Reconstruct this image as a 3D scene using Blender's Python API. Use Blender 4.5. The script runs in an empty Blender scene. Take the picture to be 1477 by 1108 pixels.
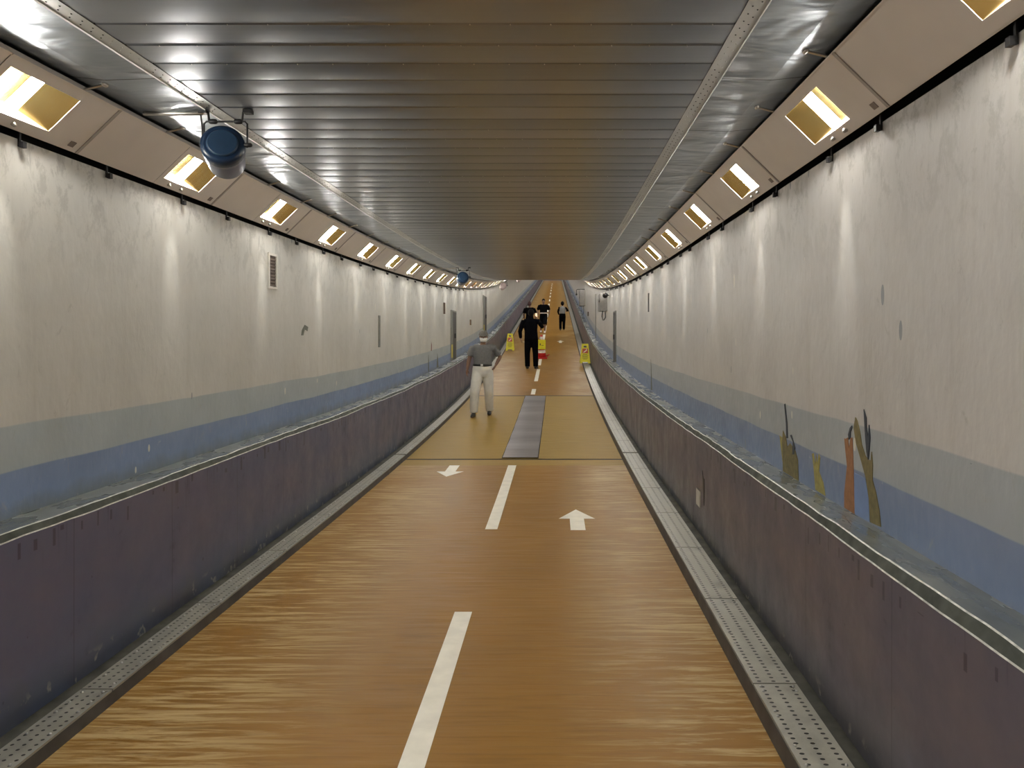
import bpy, math, random
from mathutils import Vector, Matrix
random.seed(7)
C = bpy.context.scene.collection
PI = math.pi

# ------------------------------------------------------------------ the place
# x across, y along the tunnel, z up.  The road dips level near the camera and then climbs.
K, Y0, Y1 = 0.004115, 7.07, 31.8
def gz(y):
    t = max(0.0, y - Y0); a = min(t, Y1 - Y0)
    return K*a*a/2 + K*a*(t - a)
def gs(y):
    return K*min(max(0.0, y - Y0), Y1 - Y0)
YB, YE = -9.0, 126.0
def yrange(a, b, near=0.25, far=1.5):
    ys, y = [], a
    while y < b - 1e-6:
        ys.append(y); y += near if y < 42 else far
    ys.append(b); return ys

# ------------------------------------------------------------------ mesh helpers
class MB:
    def __init__(s): s.v, s.f, s.m, s.uv, s.sm = [], [], [], [], []
    def quad(s, a, b, c, d, m=0, uv=None, sm=False):
        i = len(s.v); s.v += [Vector(a), Vector(b), Vector(c), Vector(d)]
        s.f.append((i, i+1, i+2, i+3)); s.m.append(m); s.uv.append(uv); s.sm.append(sm)
    def face(s, idx, m=0, sm=False, uv=None):
        s.f.append(tuple(idx)); s.m.append(m); s.uv.append(uv); s.sm.append(sm)
    def box(s, lo, hi, m=0, mat=None):
        x0, y0, z0 = lo; x1, y1, z1 = hi
        p = [Vector(q) for q in ((x0,y0,z0),(x1,y0,z0),(x1,y1,z0),(x0,y1,z0),(x0,y0,z1),(x1,y0,z1),(x1,y1,z1),(x0,y1,z1))]
        if mat: p = [mat @ q for q in p]
        i = len(s.v); s.v += p
        for f in ((0,3,2,1),(4,5,6,7),(0,1,5,4),(1,2,6,5),(2,3,7,6),(3,0,4,7)): s.face([i+k for k in f], m)
    def tube(s, pts, rads, ref=None, n=12, m=0, cap=True, rnd=True):
        pts = [Vector(p) for p in pts]
        rads = [(r, r) if not isinstance(r, (tuple, list)) else r for r in rads]
        N = len(pts); rings = []
        def fr(t):
            r0 = Vector(ref) if ref else (Vector((1,0,0)) if abs(t.x) < .8 else Vector((0,1,0)))
            u = r0 - t*r0.dot(t); u.normalize(); return u, t.cross(u).normalized()
        P, R = [], []
        t0 = (pts[1]-pts[0]).normalized(); t1 = (pts[-1]-pts[-2]).normalized()
        T = []
        for i in range(N):
            if i == 0: T.append(t0)
            elif i == N-1: T.append(t1)
            else: T.append(((pts[i]-pts[i-1]).normalized() + (pts[i+1]-pts[i]).normalized()).normalized())
        P, R, TT = list(pts), list(rads), list(T)
        if cap and rnd:
            a = min(rads[0]); b = min(rads[-1])
            P = [pts[0]-t0*a*.8, pts[0]-t0*a*.5] + P + [pts[-1]+t1*b*.5, pts[-1]+t1*b*.8]
            R = [(rads[0][0]*.35, rads[0][1]*.35), (rads[0][0]*.8, rads[0][1]*.8)] + R + [(rads[-1][0]*.8, rads[-1][1]*.8), (rads[-1][0]*.35, rads[-1][1]*.35)]
            TT = [t0, t0] + TT + [t1, t1]
        for p, r, t in zip(P, R, TT):
            u, w = fr(t); i = len(s.v)
            for k in range(n):
                a = 2*PI*k/n
                s.v.append(p + u*math.cos(a)*r[0] + w*math.sin(a)*r[1])
            rings.append(i)
        for a, b in zip(rings, rings[1:]):
            for k in range(n):
                j = (k+1) % n
                s.face((a+k, a+j, b+j, b+k), m, True)
        if cap:
            s.face([rings[0]+k for k in range(n)][::-1], m, rnd); s.face([rings[-1]+k for k in range(n)], m, rnd)
    def ell(s, c, r, n=16, k=10, m=0, mat=None, fn=None, lo=-1.0, hi=1.0):
        c = Vector(c); rows = []
        for j in range(k+1):
            zz = lo + (hi-lo)*j/k if (lo, hi) != (-1.0, 1.0) else -math.cos(PI*j/k)
            zz = max(-.9999, min(.9999, zz)); q = math.sqrt(1-zz*zz); i = len(s.v)
            for a in range(n):
                p = Vector((math.cos(2*PI*a/n)*q, math.sin(2*PI*a/n)*q, zz))
                if fn: p = fn(p)
                p = Vector((p.x*r[0], p.y*r[1], p.z*r[2]))
                if mat: p = mat @ p
                s.v.append(c+p)
            rows.append(i)
        for a, b in zip(rows, rows[1:]):
            for q in range(n):
                s.face((a+q, a+(q+1) % n, b+(q+1) % n, b+q), m, True)
        s.face([rows[0]+q for q in range(n)][::-1], m, True); s.face([rows[-1]+q for q in range(n)], m, True)
    def lathe(s, prof, n=24, m=0, M=None, ms=None):
        rows = []
        for (r, h) in prof:
            i = len(s.v)
            for a in range(n):
                p = Vector((math.cos(2*PI*a/n)*r, math.sin(2*PI*a/n)*r, h))
                s.v.append(M @ p if M else p)
            rows.append(i)
        for q, (a, b) in enumerate(zip(rows, rows[1:])):
            for k in range(n):
                s.face((a+k, a+(k+1) % n, b+(k+1) % n, b+k), ms[q] if ms else m, True)
        s.face([rows[0]+k for k in range(n)][::-1], ms[0] if ms else m); s.face([rows[-1]+k for k in range(n)], ms[-1] if ms else m)
    def prism(s, poly, fn, t0, t1, m=0):
        """extrude polygon; fn(u, v, t) -> point"""
        i = len(s.v); n = len(poly)
        for t in (t0, t1):
            for (u, v) in poly: s.v.append(Vector(fn(u, v, t)))
        s.face([i+k for k in range(n)], m); s.face([i+n+k for k in range(n)][::-1], m)
        for k in range(n):
            j = (k+1) % n
            s.face((i+k, i+n+k, i+n+j, i+j), m)
    def build(s, name, mats, parent=None, smooth=None, auto=True):
        me = bpy.data.meshes.new(name)
        me.from_pydata([tuple(v) for v in s.v], [], s.f)
        if not isinstance(mats, (list, tuple)): mats = [mats]
        for q in mats: me.materials.append(q)
        me.polygons.foreach_set('material_index', s.m)
        me.polygons.foreach_set('use_smooth', [bool(q) if smooth is None else smooth for q in s.sm])
        if any(u is not None for u in s.uv):
            L = me.uv_layers.new(name='UVMap')
            for p, u in zip(me.polygons, s.uv):
                if u:
                    for li, q in zip(p.loop_indices, u): L.data[li].uv = q
        me.update()
        o = bpy.data.objects.new(name, me); C.objects.link(o)
        if parent: o.parent = parent
        return o

def tag(o, label, cat, group=None):
    o['label'] = label; o['category'] = cat
    if group: o['group'] = group
    return o
def thing(name, label, cat, loc=(0,0,0), group=None):
    o = bpy.data.objects.new(name, None); C.objects.link(o); o.location = loc
    o.empty_display_size = .1
    return tag(o, label, cat, group)
def struct(o): o['kind'] = 'structure'; return o
def dup(root, loc, rx=None, label=None, skip=()):
    r = root.copy(); C.objects.link(r); r.location = loc
    if rx is not None: r.rotation_euler = (rx, 0, 0)
    if label: r['label'] = label
    for ch in root.children:
        if ch.name.split('.')[0] in skip: continue
        c = ch.copy(); C.objects.link(c); c.parent = r
        for g in ch.children:
            d = g.copy(); C.objects.link(d); d.parent = c
    return r
ONES = 'first second third fourth fifth sixth seventh eighth ninth tenth eleventh twelfth thirteenth fourteenth fifteenth sixteenth seventeenth eighteenth nineteenth'.split()
def nth(i):
    i += 1
    if i < 20: return ONES[i-1]
    t, u = divmod(i, 10)
    return {2:'twentieth',3:'thirtieth',4:'fortieth'}[t] if u == 0 else {2:'twenty',3:'thirty',4:'forty'}[t] + '-' + ONES[u-1]

# ------------------------------------------------------------------ materials
class NT:
    def __init__(s, name):
        s.m = bpy.data.materials.new(name); s.m.use_nodes = True
        s.t = s.m.node_tree; s.n = s.t.nodes; s.l = s.t.links
        s.b = s.n['Principled BSDF']
    def node(s, typ, **kw):
        n = s.n.new(typ)
        for k, v in kw.items(): setattr(n, k, v)
        return n
    def put(s, sock, v):
        if hasattr(v, 'is_output') or isinstance(v, bpy.types.NodeSocket): s.l.new(v, sock)
        else: sock.default_value = v
    def math(s, op, a, b=0.0, clamp=False):
        n = s.node('ShaderNodeMath', operation=op, use_clamp=clamp); s.put(n.inputs[0], a); s.put(n.inputs[1], b); return n.outputs[0]
    def mix(s, f, a, b, mode='MIX'):
        n = s.node('ShaderNodeMix', data_type='RGBA', blend_type=mode)
        s.put(n.inputs[0], f)
        for q, v in ((6, a), (7, b)): s.put(n.inputs[q], (*v, 1) if isinstance(v, tuple) and len(v) == 3 else v)
        return n.outputs[2]
    def uv(s):
        return s.node('ShaderNodeUVMap', uv_map='UVMap').outputs[0]
    def gen(s): return s.node('ShaderNodeTexCoord').outputs['Object']
    def sep(s, v):
        n = s.node('ShaderNodeSeparateXYZ'); s.l.new(v, n.inputs[0]); return n.outputs
    def scale(s, v, sc, off=(0,0,0)):
        n = s.node('ShaderNodeMapping'); s.l.new(v, n.inputs[0]); n.inputs['Scale'].default_value = sc; n.inputs['Location'].default_value = off; return n.outputs[0]
    def noise(s, v, sc=1.0, det=3.0, rough=.5, dist=0.0):
        n = s.node('ShaderNodeTexNoise'); s.l.new(v, n.inputs['Vector']); n.inputs['Scale'].default_value = sc
        n.inputs['Detail'].default_value = det; n.inputs['Roughness'].default_value = rough; n.inputs['Distortion'].default_value = dist
        return n.outputs[0]
    def voro(s, v, sc=1.0):
        n = s.node('ShaderNodeTexVoronoi'); s.l.new(v, n.inputs['Vector']); n.inputs['Scale'].default_value = sc; return n.outputs
    def ramp(s, f, lo, hi):
        n = s.node('ShaderNodeMapRange', clamp=True); s.put(n.inputs[0], f); n.inputs[1].default_value = lo; n.inputs[2].default_value = hi
        return n.outputs[0]
    def bump(s, h, strength=.3, dist=.01, normal=None):
        n = s.node('ShaderNodeBump'); n.inputs['Strength'].default_value = strength; n.inputs['Distance'].default_value = dist
        s.l.new(h, n.inputs['Height'])
        if normal is not None: s.l.new(normal, n.inputs['Normal'])
        return n.outputs[0]
    def set(s, **kw):
        for k, v in kw.items():
            s.put(s.b.inputs[k.replace('_', ' ')], (*v, 1) if isinstance(v, tuple) and len(v) == 3 else v)
        return s.m

def plain(name, col, rough=.6, metal=0.0, var=.12, sc=14.0, spec=None, bump=0.0):
    t = NT(name); g = t.gen(); n = t.noise(g, sc, 3)
    f = t.ramp(n, .3, .7)
    a = tuple(c*(1-var) for c in col); b = tuple(min(1, c*(1+var)) for c in col)
    t.set(Base_Color=t.mix(f, a, b), Roughness=rough, Metallic=metal)
    if spec is not None: t.b.inputs['Specular IOR Level'].default_value = spec
    if bump: t.set(Normal=t.bump(n, bump, .005))
    return t.m

def wall_mat(name, base1, base2, band2, band1, dirt, dirt_h, seed):
    t = NT(name); uv = t.uv(); s = t.sep(uv); v = s[1]
    big = t.noise(t.scale(uv, (1.1, .8, 1), (seed, 0, 0)), 1.3, 4, .6)
    streak = t.noise(t.scale(uv, (9, .55, 1), (seed, 3, 0)), 1.0, 4, .65)
    fine = t.noise(t.scale(uv, (26, 12, 1)), 1.0, 3)
    col = t.mix(t.ramp(big, .35, .65), base1, base2)
    col = t.mix(t.math('MULTIPLY', t.ramp(streak, .52, .78), .28), col, (.40, .38, .33))
    # upper rim weathering: scuffed grey patches under the lamps
    up = t.math('MULTIPLY', t.ramp(v, 1.9, 2.5), t.ramp(t.noise(t.scale(uv, (6, 3.5, 1), (seed, 9, 0)), 1.2, 6, .75, .4), .50, .58))
    col = t.mix(t.math('MULTIPLY', up, .6), col, (.34, .34, .32))
    wob = t.math('MULTIPLY', t.math('SUBTRACT', t.noise(t.scale(uv, (1.2, 1, 1), (seed, 0, 0)), 1.0, 2), .5), .03)
    vv = t.math('ADD', v, wob)
    b2 = t.ramp(vv, 1.256, 1.249); b1 = t.ramp(vv, 1.056, 1.049)
    dirtn = t.noise(t.scale(uv, (2.2, 2.2, 1), (seed, 5, 0)), 1.2, 4)
    c2 = t.mix(t.ramp(dirtn, .35, .7), band2, tuple(x*1.12 for x in band2))
    c1 = t.mix(t.ramp(dirtn, .35, .7), band1, tuple(x*.85 for x in band1))
    col = t.mix(b2, col, c2); col = t.mix(b1, col, c1)
    dl = t.math('MULTIPLY', t.ramp(t.math('ADD', v, t.math('MULTIPLY', t.noise(t.scale(uv, (7, 7, 1)), 1, 4), .12)), dirt_h+.09, dirt_h), .8)
    col = t.mix(dl, col, dirt)
    # long paint chips, pale and dark
    vo = t.voro(t.scale(uv, (6.5, 2.4, 1), (seed*2, 1, 0)), 1.0)
    pick = t.sep(vo[1])
    sz = t.math('MULTIPLY', pick[0], .16)
    chip = t.math('LESS_THAN', vo[0], t.math('SUBTRACT', sz, .03))
    d4 = t.math('LESS_THAN', t.noise(t.scale(uv, (.9, .8, 1), (seed, 7, 0)), 1, 2), .5)
    chip = t.math('MULTIPLY', chip, d4)
    col = t.mix(t.math('MULTIPLY', chip, .8), col, t.mix(t.math('GREATER_THAN', pick[1], .42), (.22, .25, .28), (.74, .71, .62)))
    h = t.math('ADD', t.math('MULTIPLY', big, .6), t.math('MULTIPLY', fine, .25))
    v2 = t.voro(t.scale(uv, (7.5, 3.4, 1), (seed*3, 2, 0)), 1.0); p2 = t.sep(v2[1])
    drop = t.math('MULTIPLY', t.math('LESS_THAN', v2[0], t.math('SUBTRACT', t.math('MULTIPLY', p2[0], .20), .09)), t.ramp(v, 1.40, 1.38))
    col = t.mix(t.math('MULTIPLY', drop, .85), col, (.72, .70, .60))
    sc_ = t.noise(t.scale(uv, (14, 6, 1), (seed, 12, 0)), 1.0, 6, .8, .8)
    col = t.mix(t.math('MULTIPLY', t.ramp(sc_, .60, .66), .35), col, (.36, .36, .34))
    col = t.mix(t.math('MULTIPLY', t.ramp(sc_, .36, .30), .30), col, (.76, .74, .68))
    t.set(Base_Color=col, Roughness=t.ramp(fine, -.4, 1.5), Normal=t.bump(h, .45, .02))
    t.b.inputs['Specular IOR Level'].default_value = .25
    return t.m

W_L = wall_mat('painted_wall_warm', (.62, .615, .58), (.545, .54, .505), (.37, .42, .445), (.215, .29, .46), (.17, .185, .155), .90, 3.3)
W_R = wall_mat('painted_wall_rosy', (.60, .592, .578), (.53, .518, .50), (.37, .405, .43), (.222, .284, .425), (.24, .25, .25), .84, 11.7)

def dado_mat(name, c1, c2, low, seed):
    t = NT(name); uv = t.uv(); s = t.sep(uv); v = s[1]
    big = t.noise(t.scale(uv, (.9, 1.6, 1), (seed, 0, 0)), 1.2, 4, .6)
    col = t.mix(t.ramp(big, .35, .65), c1, c2)
    grime = t.noise(t.scale(uv, (3.5, 2.4, 1), (seed, 2, 0)), 1.0, 5, .7)
    foot = t.math('MULTIPLY', t.ramp(t.math('ADD', v, t.math('MULTIPLY', grime, .25)), .36, .22), .75)
    col = t.mix(foot, col, (.045, .045, .04))
    lowf = t.math('MULTIPLY', t.ramp(v, .5, .08), t.ramp(t.noise(t.scale(uv, (1.5, 1.2, 1), (seed, 8, 0)), 1.2, 3), .3, .65))
    col = t.mix(t.math('MULTIPLY', lowf, .85), col, low)
    col = t.mix(t.math('MULTIPLY', t.ramp(grime, .62, .74), .6), col, (.035, .035, .055))
    # drips hanging below the lip
    drip = t.noise(t.scale(uv, (16, .9, 1), (seed, 4, 0)), 1.0, 3, .7)
    top = t.ramp(v, .58, .80)
    col = t.mix(t.math('MULTIPLY', t.math('MULTIPLY', t.ramp(drip, .60, .68), top), .75), col, (.05, .04, .075))
    # row of short dark drips just under the lip
    vn = t.node('ShaderNodeTexVoronoi', voronoi_dimensions='1D'); t.l.new(t.math('ADD', t.math('MULTIPLY', s[0], 9.0), seed), vn.inputs['W']); vn.inputs['Scale'].default_value = 1.0; dv = vn.outputs; dp = t.sep(dv[1])
    dl = t.math('SUBTRACT', .80, t.math('MULTIPLY', dp[0], .11))
    dd = t.math('MULTIPLY', t.math('LESS_THAN', dv[0], t.math('MULTIPLY', dp[1], .19)), t.math('MULTIPLY', t.math('GREATER_THAN', v, dl), t.math('LESS_THAN', v, t.math('SUBTRACT', .815, t.math('MULTIPLY', dp[2], .05)))))
    col = t.mix(t.math('MULTIPLY', dd, .75), col, (.035, .03, .05))
    vo = t.voro(t.scale(uv, (7, 5, 1), (seed, 1, 0)), 1.0); pk = t.sep(vo[1])
    spot = t.math('LESS_THAN', vo[0], t.math('SUBTRACT', t.math('MULTIPLY', pk[0], .15), .06))
    col = t.mix(t.math('MULTIPLY', spot, .7), col, (.03, .03, .05))
    # pale flaked paint along the foot
    fl = t.math('MULTIPLY', t.ramp(v, .16, .1), t.ramp(t.noise(t.scale(uv, (12, 9, 1), (seed, 6, 0)), 1, 3), .6, .64))
    col = t.mix(t.math('MULTIPLY', fl, .6), col, (.38, .36, .28))
    # upright panel joints
    fr = t.math('FRACT', t.math('MULTIPLY', t.math('ADD', s[0], .09), 1/.905))
    col = t.mix(t.math('MULTIPLY', t.math('LESS_THAN', fr, .006), .6), col, (.03, .025, .04))
    t.set(Base_Color=col, Roughness=t.ramp(grime, -.1, 1.3), Normal=t.bump(big, .3, .02))
    return t.m
D_L = dado_mat('violet_dado', (.114, .108, .168), (.092, .102, .176), (.055, .078, .14), 2.1)
D_R = dado_mat('mauve_dado', (.134, .114, .138), (.102, .098, .135), (.062, .062, .075), 6.4)

def wet_mat():
    t = NT('wet_ledge'); uv = t.gen()
    n = t.noise(t.scale(uv, (5, 2.2, 1)), 1.2, 3, .5); n2 = t.noise(t.scale(uv, (40, 30, 10)), 1, 4)
    col = t.mix(t.ramp(n, .3, .7), (.12, .132, .128), (.20, .215, .205))
    t.set(Base_Color=col, Roughness=t.ramp(n, .15, 1.4), Normal=t.bump(t.math('ADD', n, t.math('MULTIPLY', n2, .15)), .12, .01))
    return t.m
WET = wet_mat()
CHAM = plain('wet_chamfer', (.07, .078, .07), .8, var=.35, sc=12, spec=.2)
RIDGE = plain('chipped_ridge', (.48, .49, .45), .4, var=.35, sc=30)

def floor_mat(name, c1, c2, pale, edge_l, edge_r, glossy):
    t = NT(name); uv = t.uv(); s = t.sep(uv); x = s[0]
    st = t.noise(t.scale(uv, (2.0, 25, 1)), 1.0, 6, .7, .5)
    st2 = t.noise(t.scale(uv, (2.2, 40, 1), (4, 1, 0)), 1.0, 4, .6)
    big = t.noise(t.scale(uv, (.8, .6, 1), (2, 5, 0)), 1.2, 3)
    col = t.mix(t.ramp(big, .3, .7), c1, c2)
    # pale brushed streaks towards both outer sides of the road
    e = t.math('MAXIMUM', t.ramp(x, -.85, -1.5), t.ramp(x, .0, .5))
    e = t.math('MULTIPLY', e, t.ramp(t.math('ADD', t.math('MULTIPLY', st, .75), t.math('MULTIPLY', big, .25)), .47, .58))
    col = t.mix(t.math('MULTIPLY', e, pale[3]), col, pale[:3])
    col = t.mix(t.math('MULTIPLY', t.ramp(st2, .5, .72), .5), col, tuple(c*.55 for c in c1))
    rg = t.math('ADD', t.math('MULTIPLY', t.ramp(st, .35, .7), glossy[1]-glossy[0]), glossy[0])
    h = t.math('ADD', t.math('MULTIPLY', st, .6), t.math('MULTIPLY', st2, .4))
    t.set(Base_Color=col, Roughness=rg, Normal=t.bump(h, .35, .008))
    t.b.inputs['Specular IOR Level'].default_value = .10
    return t.m
F_BROWN = floor_mat('worn_amber_floor', (.275, .140, .027), (.23, .117, .023), (.50, .37, .18, .85), 0, 0, (.38, .58))
F_TAN = floor_mat('tan_floor', (.31, .20, .05), (.275, .18, .045), (.33, .22, .07, .3), 0, 0, (.48, .62))

def metal_mat(name, base, rough, crumple=0.0, seams=0.0, fine=.06, plank=0.0):
    t = NT(name); uv = t.uv(); s = t.sep(uv)
    n = t.noise(t.scale(uv, (1.3, 2.6, 1)), 1.2, 4, .6)
    sm = t.noise(t.scale(uv, (.5, 60, 1)), 1.0, 3)
    col = t.mix(t.ramp(n, .35, .7), tuple(c*.88 for c in base), base)
    if plank:
        w = t.node('ShaderNodeTexWhiteNoise', noise_dimensions='1D')
        t.l.new(t.math('FLOOR', t.math('MULTIPLY', t.math('SUBTRACT', s[1], 2.878-2.878//.211*.211), 1/plank)), w.inputs['W'])
        col = t.mix(t.math('MULTIPLY', w.outputs[0], .38), col, (.12, .13, .14))
    if seams:
        fr = t.math('FRACT', t.math('MULTIPLY', t.math('ADD', s[1], .02), 1/seams))
        col = t.mix(t.math('LESS_THAN', fr, .012), col, (.08, .08, .08))
    t.set(Base_Color=col, Metallic=1.0, Roughness=t.math('ADD', t.math('MULTIPLY', n, .08), rough-.04))
    if crumple:
        c1 = t.noise(t.scale(uv, (2.0, 3.2, 1)), 1.4, 2, .45, .6)
        c2 = t.noise(t.scale(uv, (2.5, 9, 1), (5, 2, 0)), 1.0, 3, .5)
        t.set(Normal=t.bump(t.math('ADD', c1, t.math('MULTIPLY', c2, .25)), crumple, .05))
    else:
        t.set(Normal=t.bump(t.math('MULTIPLY', sm, fine), .10, .01))
    return t.m
CEIL = metal_mat('aluminium_ceiling', (.40, .43, .48), .32, 0, 0, .04, .211)
FOIL = metal_mat('crumpled_metal_sheet', (.38, .42, .46), .42, .65, .87)
STRIPM = metal_mat('perforated_strip', (.58, .58, .56), .40)
DARK = plain('dark_cavity', (.018, .016, .015), .9)
CONC = plain('grimy_concrete', (.06, .06, .05), .8, var=.4, sc=9, bump=.4)
KERB = plain('dark_kerb', (.055, .05, .047), .55, var=.35, sc=7)
HOUS = plain('beige_enamel', (.74, .69, .645), .42, var=.05, sc=3)
HOUSD = plain('beige_enamel_strap', (.42, .385, .36), .5, var=.1)
PLATE = plain('grey_plate', (.22, .18, .16), .5)
REFL = plain('gilded_reflector', (.66, .56, .26), .26, 1.0, var=.06, sc=6)
STEEL = plain('bright_steel', (.6, .58, .54), .3, 1.0)
BLACK = plain('black_fitting', (.012, .012, .014), .5)
RIVET = plain('rivet_steel', (.6, .6, .58), .3, 1.0)
def emis(name, col, st):
    t = NT(name); t.set(Base_Color=(.8, .8, .8), Emission_Color=col, Emission_Strength=st); return t.m
LAMP_ST = 215.0
TUBE = emis('lamp_glass', (1.0, .965, .895), LAMP_ST)
def grate_mat():
    t = NT('perforated_drain_steel'); uv = t.uv(); s = t.sep(uv)
    n = t.noise(t.scale(uv, (9, 5, 1)), 1.2, 5, .65)
    col = t.mix(t.ramp(n, .3, .7), (.25, .245, .21), (.40, .39, .34))
    px = t.math('FRACT', t.math('MULTIPLY', s[0], 1/.048)); py = t.math('FRACT', t.math('MULTIPLY', s[1], 1/.037))
    dx = t.math('MULTIPLY', t.math('SUBTRACT', px, .5), .048); dy = t.math('MULTIPLY', t.math('SUBTRACT', py, .5), .037)
    r = t.math('SQRT', t.math('ADD', t.math('MULTIPLY', dx, dx), t.math('MULTIPLY', dy, dy)))
    hole = t.math('LESS_THAN', r, .0072)
    col = t.mix(hole, col, (.012, .012, .01))
    t.set(Base_Color=col, Metallic=.35, Roughness=t.ramp(n, 0, 1.2), Normal=t.bump(n, .3, .004))
    return t.m
GRATE = grate_mat()
DRF = plain('worn_drain_steel', (.30, .29, .25), .6, .2)
WHITE = plain('road_paint_white', (.80, .765, .66), .5, var=.08, sc=9)

# ------------------------------------------------------------------ the setting
def sweep(name, prof, ys, mats, mi=None, wob=None, vmode='h', smooth=True):
    """prof: list of (x, h); uv = (y, h) or (x, y)"""
    b = MB()
    P = []
    for y in ys:
        z = gz(y); row = []
        for j, (x, h) in enumerate(prof):
            dx, dh = wob(j, y) if wob else (0, 0)
            row.append((Vector((x+dx, y, h+dh+z)), (y, h) if vmode == 'h' else (x, y)))
        P.append(row)
    for a, c in zip(P, P[1:]):
        for j in range(len(prof)-1):
            b.quad(a[j][0], a[j+1][0], c[j+1][0], c[j][0], mi[j] if mi else 0, (a[j][1], a[j+1][1], c[j+1][1], c[j][1]), False)
    return struct(b.build(name, mats))
ys = yrange(YB, YE)
RL, RR = -1.984, 0.874             # road edges
XL, XR = -2.40, 1.34               # upper walls
HW = 2.53                          # wall top
sweep('wall_left', [(XL, .79), (XL, 1.4), (XL, 2.0), (XL, HW), (XL-.10, HW)], ys, [W_L])
sweep('wall_right', [(XR+.10, HW), (XR, HW), (XR, 2.0), (XR, 1.4), (XR, .79)], ys, [W_R])
sweep('trim_1', [(XL-.09, HW-.02), (XL-.09, 3.0)], ys, [DARK])
sweep('trim_2', [(XR+.09, 3.0), (XR+.09, HW-.02)], ys, [DARK])

from mathutils import noise as mn
def wobf(seed):
    def w(j, y):
        if y > 45 or j < 2: return (0, 0)
        q = j//2
        a = mn.noise(Vector((y*1.3, seed+q*.4, 0)))*.012 + mn.noise(Vector((y*5, seed+q, 3)))*.006
        c = mn.noise(Vector((y*1.1, seed+9+q*.4, 0)))*.010 + mn.noise(Vector((y*4.5, seed+q, 7)))*.006
        return {2: (a*.3, c*.9), 3: (a*.3, c*.9), 4: (a, c), 5: (a, c), 6: (0, c*.4), 7: (0, c*.3), 8: (0, 0)}.get(j, (0, 0))
    return w
ysb = yrange(YB, 45, .1) + [y for y in yrange(45, YE, 1.5, 1.5) if y > 45.01]
sweep('baseboard_right', [(1.147, -.05), (1.147, .45), (1.147, .828), (1.150, .833), (1.166, .866), (1.172, .869), (1.24, .862), (1.30, .852), (1.36, .850)],
      ysb, [D_R, WET, RIDGE, CHAM], [0, 0, 2, 3, 2, 1, 1, 1], wobf(3.0))
sweep('baseboard_left', [(-2.215, -.05), (-2.215, .45), (-2.215, .818), (-2.218, .823), (-2.234, .849), (-2.240, .852), (-2.31, .849), (-2.37, .851), (-2.42, .85)],
      ysb, [D_L, WET, RIDGE, CHAM], [0, 0, 2, 3, 2, 1, 1, 1], wobf(14.0))

# floor: amber - tan strip - joint - tan bay with the steel cover - amber climb
def floor_seg(b, y0, y1, m):
    yy = yrange(y0, y1)
    for a, c in zip(yy, yy[1:]):
        xs = [RL-.012, -1.3, -.555, .2, RR+.012]
        for p, q in zip(xs, xs[1:]):
            b.quad((p, a, gz(a)), (q, a, gz(a)), (q, c, gz(c)), (p, c, gz(c)), m, ((p, a), (q, a), (q, c), (p, c)))
fb = MB()
floor_seg(fb, YB, 9.74, 0); floor_seg(fb, 9.74, 10.155, 1)
for y, w_ in ((10.19, .06), (18.115, .08)):
    fb.quad((RL-.01, y-w_, gz(y)-.005), (RR+.01, y-w_, gz(y)-.005), (RR+.01, y+w_, gz(y+w_)-.004), (RL-.01, y+w_, gz(y+w_)-.004), 2, ((0,0),)*4)
floor_seg(fb, 10.225, 18.06, 1); floor_seg(fb, 18.17, YE, 0)
struct(fb.build('floor', [F_BROWN, F_TAN, DARK]))

# drain channels beside the road: kerb face, bed and the dirty gap against the wall
KHR, KHL = .08, .055
sweep('trim_3', [(RR, -.03), (RR+.012, KHR-.004), (RR+.02, KHR-.004), (RR+.02, KHR-.05), (1.087, KHR-.05), (1.087, KHR-.012), (1.15, KHR-.004)], ys, [KERB, CONC], [0, 0, 0, 1, 1, 1])
sweep('trim_4', [(-2.22, KHL-.004), (-2.143, KHL-.012), (-2.143, KHL-.045), (RL-.02, KHL-.045), (RL-.02, KHL-.004), (RL-.012, KHL-.004), (RL, -.03)], ys, [KERB, CONC], [1, 1, 1, 0, 0, 0])

# ceiling: flat metal planks laid across, each a little bowed
CX0, CX1, CH = -1.725, .665, 2.823
cb = MB(); step = .211; y = YB
seam = 2.878 % step
y = YB + ((seam - YB) % step)
fr = [0, .03, .06, .5, .94, .97]
pts = []
while y < YE:
    big = step if y < 45 else step*4
    bow = .0022 + .0010*mn.noise(Vector((y*3.7, 1, 1)))
    tilt = .0022*mn.noise(Vector((y*2.9, 5, 2)))
    for q in (0.0, .02, .06, .3, .5, .7, .94, .98):
        if q == 0.0: h = .006
        elif q == .02: h = .006
        elif q == .98: h = -.001
        else: h = -bow*(1-(2*q-1)**2) + tilt*(q-.5)*2
        pts.append((y+q*big, h))
    y += big
X4 = [CX0-.02, -1.2, -.53, .1, CX1+.02]
for (ya, ha), (yc, hc) in zip(pts, pts[1:]):
    for p, q in zip(X4, X4[1:]):
        cb.quad((q, ya, CH+ha+gz(ya)), (p, ya, CH+ha+gz(ya)), (p, yc, CH+hc+gz(yc)), (q, yc, CH+hc+gz(yc)), 0, ((q, ya), (p, ya), (p, yc), (q, yc)), False)
for k in range(1, 17):
    yy = seam + math.ceil((2.6-seam)/step)*step + (k-1)*step + .012
    if k in (1, 5, 6, 7, 8, 12, 13, 14): continue
    for i in range(15):
        cb.ell((-1.6+i*.152+.03*(k % 3), yy, CH+gz(yy)-.001), (.0028, .0028, .0028), 8, 4, 1)
struct(cb.build('ceiling', [CEIL, RIVET]))

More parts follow.
